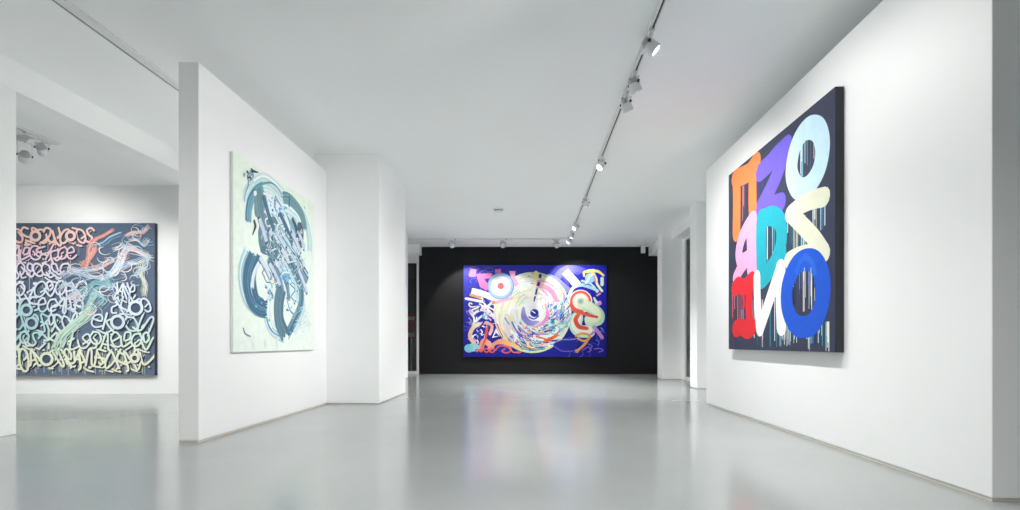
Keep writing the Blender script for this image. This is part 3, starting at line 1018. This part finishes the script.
    for x in [17 + 1.6 * k for k in range(44)] + [100 + 1.3 * k for k in range(36)]:      # drips hanging to the lower edge
        drip(x + rnd.uniform(-0.6, 0.6), rnd.uniform(340, 360), rnd.uniform(366, 375), mixc(tint(x, 365), shade, rnd.uniform(0.1, 0.5)))
    X0 = -26
    row('ZOeSUOSZOSUOZOS', X0, 93, 228, 15, 0.040)
    row('eYOQAYOZkQe', X0, 76, 246, 14, 0.034)
    row('QOAYeQYOQYQ', X0, 68, 263, 16, 0.034)
    row('YQOeQiOYQeO', X0, 86, 281, 16, 0.036)
    row('SOeDkOSeQANe', X0, 84, 298, 15, 0.038)
    row('eSQOYONeZYOQN', X0, 80, 314, 17, 0.038)
    row('UeDYNQSkANZ', X0, 76, 331, 16, 0.038)
    row('ADOUDOAVQNYA'.replace('V', 'v'), X0, 84, 348, 19, 0.042)
    row('kANe', 113, 136, 283, 14, 0.032)
    row('SkAeO', 112, 150, 297, 15, 0.034)
    row('ekOQN', 92, 150, 314, 17, 0.038)
    row('eQAeYQY', 80, 152, 332, 17, 0.038)
    row('ANZUkAYv', 78, 152, 349, 19, 0.042)
    # some strong rings
    for x, y, rr in ((32, 323, 0.085), (47, 359, 0.09), (118, 322, 0.095), (136, 308, 0.1), (135, 358, 0.06), (36, 236, 0.07), (71, 236, 0.065), (27, 310, 0.08)):
        u, v = c.uv(x, y)
        ring = [(u + rr * math.cos(a * PI / 4), v + rr * math.sin(a * PI / 4)) for a in range(8)]
        c.disc(u, v, rr, rr, mixc(g, shade, 0.35))
        c.line([(a + 0.02, b - 0.02) for a, b in ring], 0.042, shade, closed=True)
        c.line(ring, 0.045, tint(x, y), closed=True)
    # smoke-like veils towards the upper right

    def veil(pts, cols, n, spread, w=0.012):
        w = w * 0.55
        n = int(n * 1.5)
        spread = spread * 1.25
        for k in range(n):
            o = rnd.gauss(0, spread)
            o2 = rnd.gauss(0, spread)
            P = [(x + lerp(o, o2, i / len(pts)) + rnd.gauss(0, spread * 0.25), y + lerp(o2, o, i / len(pts)) * 0.8 + rnd.gauss(0, spread * 0.25)) for i, (x, y) in enumerate(pts)]
            c.px(P, [w * 0.4, w * rnd.uniform(0.6, 1.6), w * 0.4], rnd.choice(cols), cap=False)
    rose, bone, iceb, aqua = rgb(218, 164, 156), rgb(226, 216, 214), rgb(178, 200, 220), rgb(130, 176, 200)
    veil([(82, 262), (86, 268), (89, 258), (90, 248), (96, 240), (104, 236), (114, 230)], [rose, rgb(208, 142, 130), rgb(180, 130, 128)], 9, 1.2, 0.03)
    veil([(94, 246), (104, 243), (110, 238), (122, 233)], [aqua, rgb(96, 146, 180), iceb], 6, 0.9, 0.02)
    veil([(86, 262), (92, 255), (96, 246)], [rgb(210, 146, 134), rose], 7, 1.5, 0.03)
    veil([(126, 236), (134, 232), (142, 232), (149, 226)], [rose, rgb(206, 170, 166), bone], 9, 1.2, 0.025)
    veil([(129, 240), (138, 240), (144, 246), (149, 240)], [iceb, bone, aqua], 7, 1.3, 0.02)
    veil([(126, 247), (136, 250), (144, 254), (150, 256)], [bone, rose, iceb, rgb(200, 190, 200)], 20, 2.2, 0.025)
    veil([(128, 246), (124, 252), (120, 262), (114, 272), (106, 276)], [bone, iceb, rgb(216, 220, 228)], 16, 2.0, 0.025)
    veil([(150, 256), (140, 262), (130, 264), (120, 270)], [iceb, bone], 9, 1.6, 0.02)
    veil([(114, 250), (120, 248), (124, 244)], [bone, iceb], 7, 1.2, 0.02)
    veil([(62, 276), (74, 272), (88, 276), (102, 278), (112, 274)], [iceb, bone, rgb(150, 170, 196)], 12, 1.8, 0.022)
    veil([(70, 268), (80, 270), (96, 268), (108, 262), (114, 258)], [iceb, bone], 8, 1.4, 0.018)
    veil([(80, 296), (88, 290), (98, 284), (110, 286), (106, 278)], [aqua, rgb(110, 160, 170), iceb, rgb(140, 190, 190)], 18, 2.6, 0.022)
    veil([(84, 312), (92, 302), (98, 294), (106, 300), (100, 306)], [rgb(150, 190, 196), rgb(180, 206, 190), aqua], 12, 2.2, 0.02)
    veil([(56, 352), (62, 338), (74, 326), (86, 316), (94, 306)], [rgb(190, 214, 196), rgb(150, 190, 180), rgb(206, 224, 210)], 18, 2.2, 0.025)
    veil([(144, 262), (142, 274), (146, 284), (144, 296)], [iceb, rgb(170, 196, 190), rgb(190, 208, 170), bone], 12, 1.8, 0.02)
    veil([(136, 276), (142, 270), (148, 266), (148, 258)], [iceb, bone], 8, 1.5, 0.018)
    for _ in range(70):                              # curling wisps
        x, y = rnd.choice([(rnd.uniform(96, 124), rnd.uniform(246, 300)), (rnd.uniform(124, 150), rnd.uniform(228, 284)), (rnd.uniform(64, 100), rnd.uniform(268, 312))])
        a, r0 = rnd.uniform(0, 6.3), rnd.uniform(1.5, 5)
        sgn = rnd.choice((-1, 1))
        P = [(x + r0 * (1 + 0.35 * q) * math.cos(a + sgn * 0.75 * q), y + 0.8 * r0 * (1 + 0.3 * q) * math.sin(a + sgn * 0.75 * q)) for q in range(6)]
        c.px(P, [0.006, rnd.uniform(0.010, 0.022), 0.005], rnd.choice([iceb, bone, bone, aqua, rose, rgb(196, 206, 222), rgb(160, 190, 190)]), cap=False)
    veil([(60, 290), (66, 284), (72, 286), (78, 292), (70, 298)], [bone, iceb], 10, 1.8, 0.02)
    c.finish()


# ---- canvas 4: colour wheel burst on cobalt, black end wall
def cobalt_canvas():
    t = 0.055
    yf = 12.46 - t
    x0, x1, z0, z1 = -1.667, 2.030, 0.445, 2.820
    c = Canvas('wide cobalt blue canvas with a bright swirling disc, on the black end wall', ((x0 + x1) / 2, yf, (z0 + z1) / 2), 0,
               x1 - x0, z1 - z0, t - 0.003, M_EDGE, (rgb(14, 16, 140), rgb(12, 16, 138), rgb(18, 24, 172), rgb(60, 62, 180)))
    rnd = random.Random(7)
    k = yf / FPX                                     # metres per photo pixel on this canvas

    def D(x, y, r, col, rim=None, ry=None, rot=0.0, n=40):
        u, v = c.uv(x, y)
        c.disc(u, v, r * k, (ry or r) * k, col, rim, rot, n)

    def L(pts, w, col, **kw):
        c.px(pts, [q * k for q in w] if isinstance(w, (list, tuple)) else w * k, col, **kw)
    wht, cream, lil, pnk = rgb(245, 246, 250), rgb(240, 242, 222), rgb(150, 150, 222), rgb(238, 140, 186)
    lbl, tl, org, crl = rgb(170, 206, 232), rgb(60, 176, 196), rgb(236, 140, 84), rgb(232, 88, 84)
    yel, mint, vio, cob = rgb(242, 222, 110), rgb(200, 232, 206), rgb(196, 132, 216), rgb(26, 34, 160)
    # faint violet scribbles over the ground
    for _ in range(60):
        x, y = rnd.choice([(rnd.uniform(466, 520), rnd.uniform(268, 292)), (rnd.uniform(466, 500), rnd.uniform(290, 330)), (rnd.uniform(552, 600), rnd.uniform(267, 286)), (rnd.uniform(560, 604), rnd.uniform(326, 352))])
        p = [(x, y)]
        a = rnd.uniform(0, 6.3)
        for _k in range(4):
            a += rnd.uniform(0.3, 1.1)
            p.append((p[-1][0] + 3.2 * math.cos(a), p[-1][1] + 2.6 * math.sin(a)))
        L(p, rnd.uniform(0.4, 1.0), rnd.choice([rgb(92, 92, 200), rgb(120, 116, 210), rgb(70, 74, 186)]))
    # pale violet flare, upper right of the disc
    L([(556, 279), (562, 272), (574, 269), (588, 272)], [6, 9, 4], [rgb(96, 96, 196), rgb(130, 126, 208), rgb(70, 72, 186)])
    L([(548, 277), (556, 280), (568, 290)], 6, rgb(140, 140, 206))
    # the disc
    cx, cy, rx, ry = 532.5, 312.5, 39.0, 40.5

    def E(a, f):
        return (cx + (cx0(f) + rx * f * math.cos(a)), cy + ry * f * math.sin(a))

    def cx0(f):
        return 1.8 * (1 - f)
    D(cx, cy, rx, rgb(244, 246, 236), rgb(232, 240, 214), ry)
    for q in range(360):
        a = rnd.uniform(0, 2 * PI)
        f = math.sqrt(rnd.uniform(0.05, 0.98))
        deg = math.degrees(a) % 360                      # 0 = right, 90 = down, 180 = left, 270 = up (photo)
        if 130 < deg < 262:
            pal = [wht, wht, cream, rgb(246, 240, 206), rgb(222, 236, 226), rgb(238, 220, 232), rgb(226, 230, 246)]
        elif 262 <= deg < 330:
            pal = [mint, rgb(206, 222, 190), cream, rgb(180, 200, 176), pnk, rgb(226, 232, 216)]
        elif deg >= 330 or deg < 50:
            pal = [rgb(84, 196, 196), rgb(180, 160, 222), mint, rgb(110, 190, 220), cream, pnk, lil, wht]
        else:
            pal = [tl, rgb(250, 238, 180), pnk, lil, wht, rgb(60, 80, 190), rgb(90, 200, 200), rgb(196, 220, 160), wht, rgb(240, 160, 120), cream]
        if f < 0.22:
            continue
        sweep = rnd.uniform(0.10, 0.42)
        if 50 <= deg <= 130 or deg < 50:
            sweep = rnd.uniform(0.08, 0.24)
        pts = [E(a + sweep * j / 4, f * (1 - 0.02 * j)) for j in range(5)]
        L(pts, rnd.uniform(0.8, 2.0), rnd.choice(pal), cap=True, step=3)
    # dense bright dashes in the lower right quadrant
    for q in range(300):
        a = math.radians(rnd.uniform(-25, 128))
        f = rnd.uniform(0.34, 0.97)
        sweep = rnd.uniform(0.05, 0.16)
        pts = [E(a + sweep * j / 3, f * (1 - 0.03 * j)) for j in range(4)]
        deg = math.degrees(a)
        if deg < 40:
            pal = [rgb(36, 180, 196), rgb(120, 214, 214), wht, rgb(190, 160, 224), rgb(70, 110, 210), rgb(226, 238, 222), mint]
        else:
            pal = [rgb(30, 170, 186), wht, rgb(46, 60, 180), rgb(240, 160, 200), rgb(244, 226, 130), rgb(180, 150, 222), cream, rgb(120, 206, 220), rgb(240, 130, 90), wht]
        L(pts, rnd.uniform(0.6, 1.6), rnd.choice(pal), step=3)
    for q in range(16):
        a = math.radians(rnd.uniform(88, 140))
        f = rnd.uniform(0.4, 0.8)
        L([E(a + 0.10 * j, f) for j in range(3)], rnd.uniform(0.7, 1.4), rnd.choice([rgb(50, 70, 190), rgb(70, 90, 200), rgb(240, 190, 210), rgb(246, 224, 140)]), step=3)
    for a0, a1, f, w, col in ((60, 150, 0.98, 1.6, rgb(216, 230, 170)), (70, 140, 0.93, 1.3, rgb(90, 190, 180)), (80, 150, 0.89, 1.0, rgb(236, 150, 110)), (65, 120, 0.86, 1.2, rgb(244, 236, 170)),
                              (270, 330, 0.96, 2.4, rgb(196, 212, 180)), (282, 330, 0.86, 3.0, rgb(214, 224, 198)), (186, 262, 0.95, 2.4, rgb(222, 234, 208)), (150, 186, 0.97, 1.6, rgb(238, 214, 222))):
        L([E(math.radians(lerp(a0, a1, j / 6)), f) for j in range(7)], w, col)
    # pink band sweeping over the right of the centre
    L([(537, 286), (545, 287), (552, 292), (556, 300)], [4, 5.5, 4.5], [rgb(244, 178, 198), rgb(240, 140, 176), rgb(226, 160, 206)])
    L([(538, 281), (546, 282), (553, 286)], 2.2, rgb(236, 160, 180))
    # dark slit and yellow bar from the top to the centre
    L([(536, 273), (535, 284), (533, 300)], [4.5, 3.2, 2], [rgb(244, 232, 150), rgb(246, 240, 186), cream])
    L([(540.5, 274), (540, 278)], 2.6, [cob, rgb(40, 44, 120)], cap=False)
    L([(539, 282), (538, 286)], 2.8, [rgb(40, 44, 130), cob], cap=False)
    L([(537, 289), (535.8, 294)], 1.8, [rgb(60, 60, 160), cob])
    L([(535, 297), (533.8, 303)], [1.8, 0.8], [cob, rgb(70, 80, 186)])
    for q in range(46):                              # cobalt gaps left between the dashes
        a = math.radians(rnd.uniform(-18, 132))
        f = rnd.uniform(0.40, 0.96)
        L([E(a + rnd.uniform(0.05, 0.12) * j, f * (1 - 0.02 * j)) for j in range(3)], rnd.uniform(0.5, 1.2), rnd.choice([rgb(30, 40, 160), rgb(40, 70, 176), rgb(24, 110, 160), rgb(80, 60, 170)]), step=3)
    for q in range(40):                              # soft tints in the pale half
        a = math.radians(rnd.uniform(125, 262))
        f = rnd.uniform(0.35, 0.97)
        L([E(a + 0.13 * j, f * (1 - 0.015 * j)) for j in range(4)], rnd.uniform(0.6, 1.5), rnd.choice([rgb(214, 226, 180), rgb(238, 226, 160), rgb(206, 214, 236), rgb(238, 206, 214), rgb(196, 222, 206)]), step=3)
    L([(541, 280), (537, 281)], 1.0, rgb(230, 150, 190))
    # centre whorl
    D(532.5, 313, 11, rgb(238, 240, 240), rgb(246, 246, 244), 11.5)
    L([(523.5, 308), (524, 317), (530, 323), (538, 322)], [2.5, 6, 6, 2.5], [rgb(170, 164, 214), rgb(132, 126, 204), rgb(150, 146, 216), rgb(180, 170, 222)])
    L([(546, 306), (547.5, 315), (543, 323), (534, 327)], [2.5, 3.6, 3.6, 2], [rgb(240, 170, 206), rgb(236, 140, 206), rgb(222, 150, 216), rgb(240, 190, 210)])
    L([(531, 306), (538, 306), (542, 312), (539, 319)], 1.6, wht)
    D(534.5, 313, 4.2, rgb(26, 36, 150), rgb(40, 50, 176), 4.0)
    L([(529, 317), (534, 319), (538.5, 316)], 1.4, rgb(60, 70, 190))
    L([(532, 311), (535, 313)], 1.0, wht)
    for pts in ([(507, 314), (509, 319), (512, 322)], [(505, 318), (509, 324)], [(512, 322), (516, 330), (522, 336)], [(518, 326), (524, 332), (532, 336)]):
        L(pts, 1.6, rnd.choice([rgb(84, 110, 206), lil, rgb(244, 214, 150), rgb(240, 180, 200)]))
    L([(545, 341), (552, 338), (557, 335)], 3.0, [rgb(240, 120, 60), rgb(236, 84, 60), org])
    L([(536, 336), (545, 339), (551, 341)], 1.4, crl)
    # pink shapes
    c.poly([(470, 277), (468.5, 275), (471, 268.5), (476.5, 269.5), (475.5, 277)], rgb(232, 140, 200))
    c.poly([(476, 274), (492, 273), (492, 278), (484, 279), (489, 285), (487, 291), (480, 287)], rgb(236, 132, 190))
    c.poly([(495, 269.5), (501, 269), (501, 273), (495, 273)], rgb(238, 120, 180))
    c.poly([(509, 271), (515.5, 271), (515, 277), (519, 284), (515, 287), (511, 278)], rgb(238, 170, 206))
    L([(494, 303), (504, 300), (512, 298)], 3, rgb(240, 180, 204))
    # white bars and criss-cross at the left
    L([(471.5, 291), (482, 293.5), (496, 299)], 6.2, wht, cap=False)
    L([(469.5, 294.6), (475, 296), (481.5, 298.4)], 2.6, [org, rgb(240, 180, 150)], cap=False)
    for pts, w in (([(482, 298), (487, 308), (494, 316)], 2.0), ([(495, 299), (488, 306), (476, 312)], 2.6), ([(472, 304), (470, 303), (469, 305), (472, 307), (478, 306)], 1.2),
                   ([(474, 314), (480, 310), (488, 312), (494, 318)], 2.4), ([(476, 322), (482, 316), (490, 316)], 2.0), ([(470, 312), (474, 318), (474, 326)], 2.0),
                   ([(472, 310), (484, 306), (494, 310)], 1.6)):
        L(pts, w, rnd.choice([wht, rgb(226, 226, 246), cream]))
    L([(466, 298.6), (474, 300), (482.5, 301.8)], 2.6, wht)
    D(493.3, 302.4, 1.8, org)
    D(485, 316, 3.0, lbl, tl)
    L([(469, 318), (471.5, 321), (469.5, 324)], 1.4, rgb(170, 130, 214))
    L([(470, 310), (467, 312)], 1.2, rgb(170, 130, 214))
    for q in range(44):                              # small strokes filling the tangle at the left
        x, y = rnd.uniform(469, 493), rnd.uniform(303, 342)
        a = rnd.uniform(0, 6.3)
        L([(x, y), (x + 2.5 * math.cos(a), y + 2.5 * math.sin(a)), (x + 4.5 * math.cos(a + 0.5), y + 4.5 * math.sin(a + 0.5))], rnd.uniform(0.6, 1.6),
          rnd.choice([wht, cream, rgb(226, 190, 220), rgb(240, 210, 190), rgb(150, 160, 226), lbl, cob, rgb(240, 170, 150)]), step=3)
    # target
    D(500.7, 286, 13.4, rgb(128, 150, 212))
    D(500.7, 286, 12.4, rgb(168, 196, 228))
    D(500.7, 286, 9.9, rgb(248, 248, 250))
    D(500.7, 286, 3.3, rgb(216, 96, 104))
    # lower left tangle
    L([(479, 324), (473, 328), (470, 336), (474, 343)], [3.5, 4, 4, 4], [rgb(246, 226, 206), rgb(236, 206, 176), rgb(232, 190, 160), rgb(240, 200, 180)])
    L([(480, 324), (486, 323), (492, 326), (490, 334)], 3.0, [rgb(244, 214, 190), rgb(240, 160, 150), rgb(244, 200, 190)])
    L([(478, 330), (481, 326), (484, 322)], 1.6, cob)
    L([(477, 333), (480, 336), (479, 339)], 3.0, rgb(40, 60, 176))
    L([(490, 348), (500, 342), (508, 343), (520, 349)], [5, 6, 5, 2], [rgb(240, 150, 130), rgb(242, 160, 120), rgb(244, 190, 130), rgb(240, 220, 150)])
    L([(481, 348), (484, 341), (489, 344)], 5.5, [rgb(238, 140, 130), rgb(244, 170, 150)])
    L([(487.5, 327), (486, 334), (485.5, 339), (482, 348)], [2.0, 2.8, 2, 1.2], crl)
    L([(497, 324), (499.5, 330), (503, 337)], 1.3, [crl, rgb(232, 120, 80)])
    c.poly([(492, 338), (496, 328), (500, 336)], rgb(246, 244, 246))
    c.poly([(493.5, 336.6), (496, 332.5), (499.5, 336)], rgb(40, 44, 160))
    D(469, 348.3, 4.6, rgb(120, 200, 214), None, 4.2)
    L([(469, 348.3), (476, 347.5)], 7.4, [rgb(120, 200, 214), rgb(150, 216, 222)])
    for i, x in enumerate((477, 481, 486.5, 492)):
        u, v = c.uv(x, 350.4)
        rr = (1.4, 1.5, 2.2, 2.4)[i] * k
        c.line([(u + rr * math.cos(a * PI / 4), v + 0.8 * rr * math.sin(a * PI / 4)) for a in range(8)], 1.4 * k, rgb(226, 88, 100), closed=True)
    D(502, 348.5, 8, rgb(30, 44, 160), None, 4.0, -0.2)
    L([(495, 350.6), (500, 346), (508, 347.5), (510.5, 351), (506, 353), (502, 351), (505, 349)], 1.3, rgb(224, 92, 100))
    L([(504, 345), (510, 347), (513, 352), (521, 352)], 1.2, rgb(236, 130, 110))
    D(518.5, 352.3, 1.4, rgb(226, 88, 100))
    # right: pale broad bar and arcs
    L([(565, 271.5), (571, 278), (578, 286)], 8.4, [rgb(226, 240, 226), rgb(214, 226, 240), rgb(236, 244, 240)], cap=False)
    L([(562, 276), (568, 284)], 1.6, rgb(90, 90, 190))
    L([(569, 296), (573, 288), (581, 285), (590, 287), (598, 291)], [3, 3.2, 3.4, 4, 2], [wht, rgb(236, 240, 246), lbl, rgb(160, 200, 226), rgb(200, 224, 236)])
    L([(582, 281), (589, 283), (594, 287), (597, 292)], 2.2, rgb(176, 214, 232))
    D(590, 278, 5, rgb(150, 196, 224), None, 5)
    L([(586, 284), (590, 276), (594, 274)], 2.4, rgb(210, 234, 232))
    L([(591, 286), (588, 284), (585, 285)], 1.0, cob)
    L([(584, 276), (584, 272.5), (588, 271.4), (595, 271), (599, 272), (603.5, 275.5)], [2, 2.4, 2.8, 2.8, 2.6, 2], yel)
    L([(592, 272), (596, 278), (597, 284), (602, 291)], [2.4, 2.2, 2.4, 2.4], [yel, rgb(246, 224, 180), rgb(244, 230, 190), rgb(220, 240, 220)])
    L([(594, 276), (595.5, 282)], 1.6, rgb(190, 140, 200))
    L([(588, 269.8), (594, 269.4)], 1.0, mint)
    L([(602, 278.5), (602, 284.5)], 3.4, mint)
    L([(594, 298), (597, 303), (600, 302)], [2, 3.5, 2.5], [mint, rgb(220, 220, 240), rgb(226, 150, 214)])
    L([(598, 304.5), (600.5, 303.5)], 2.6, rgb(220, 140, 216))
    L([(597, 295.5), (600, 293.5)], 1.8, rgb(236, 150, 170))
    # coiling band in red, cream and green
    D(580.6, 301.3, 11.6, wht)
    D(580.6, 301.3, 10.6, rgb(236, 96, 76))
    D(580.6, 301.3, 8.4, rgb(244, 180, 150))
    D(580.6, 301.3, 7.6, rgb(246, 240, 222))
    L([(577, 318), (575.5, 326), (580, 331), (589, 331.5)], 12.5, mint)
    L([(577, 318), (575.5, 325), (580, 330), (588, 330)], 8.5, rgb(240, 244, 226))
    L([(583, 304.5), (592, 308.5), (598.5, 314), (598, 320), (590, 321)], 11, [rgb(214, 236, 206), rgb(180, 224, 180), rgb(176, 222, 176), rgb(190, 228, 190), rgb(206, 234, 206)])
    L([(581, 301.5), (591, 307.5), (597, 313), (596, 318.5), (588, 319)], 7.5, rgb(232, 240, 214))
    D(580.6, 301.3, 3.6, rgb(120, 160, 150), rgb(214, 230, 206))
    L([(571, 304), (574, 310), (582, 313), (590, 315.5), (597, 317)], [3, 4, 3.4, 3.2, 2.4], [crl, rgb(236, 96, 76), rgb(232, 90, 70), crl, rgb(214, 70, 60)])
    L([(578.5, 314.5), (575.6, 320), (579, 326.6), (587, 328.4)], [4, 4.4, 4.4, 3.4], [rgb(238, 110, 84), rgb(232, 80, 66), rgb(230, 76, 64), crl])
    L([(594, 327), (598, 332), (602, 337.5)], 3.6, [rgb(206, 150, 222), vio])
    L([(590, 335), (594, 332)], 2.2, vio)
    # ochre hook, blue lens, small squiggles
    D(566, 345, 13, rgb(22, 36, 150), None, 5.4, 0.1)
    L([(553, 344), (560, 340), (572, 339.5), (580, 337)], 0.9, rgb(150, 150, 222))
    L([(554, 346), (562, 351), (574, 351)], 0.9, rgb(120, 96, 200))
    L([(576, 336), (581, 333.5), (588, 334.5), (589.5, 338), (584, 341), (578, 338.5)], 2.2, [rgb(236, 176, 110), rgb(226, 160, 84), rgb(230, 170, 96), rgb(226, 160, 84)])
    L([(589, 338), (584, 345), (578, 350)], [2.4, 2.6, 2.2], rgb(226, 160, 84))
    D(577, 351, 1.9, rgb(222, 150, 80))
    for pts in ([(583, 350), (588, 347), (591, 350), (588, 352)], [(588, 344), (592, 346), (590, 349)], [(594, 349), (600, 348.5), (603, 350.5), (599, 352)], [(596, 340), (599, 342), (598, 345)],
                [(601, 328), (603, 330)], [(600, 331), (604, 332)]):
        L(pts, 1.0, rnd.choice([rgb(120, 170, 226), rgb(130, 110, 214), rgb(96, 110, 210)]))
    c.finish()


letters_canvas()
teal_canvas()
script_canvas()
cobalt_canvas()
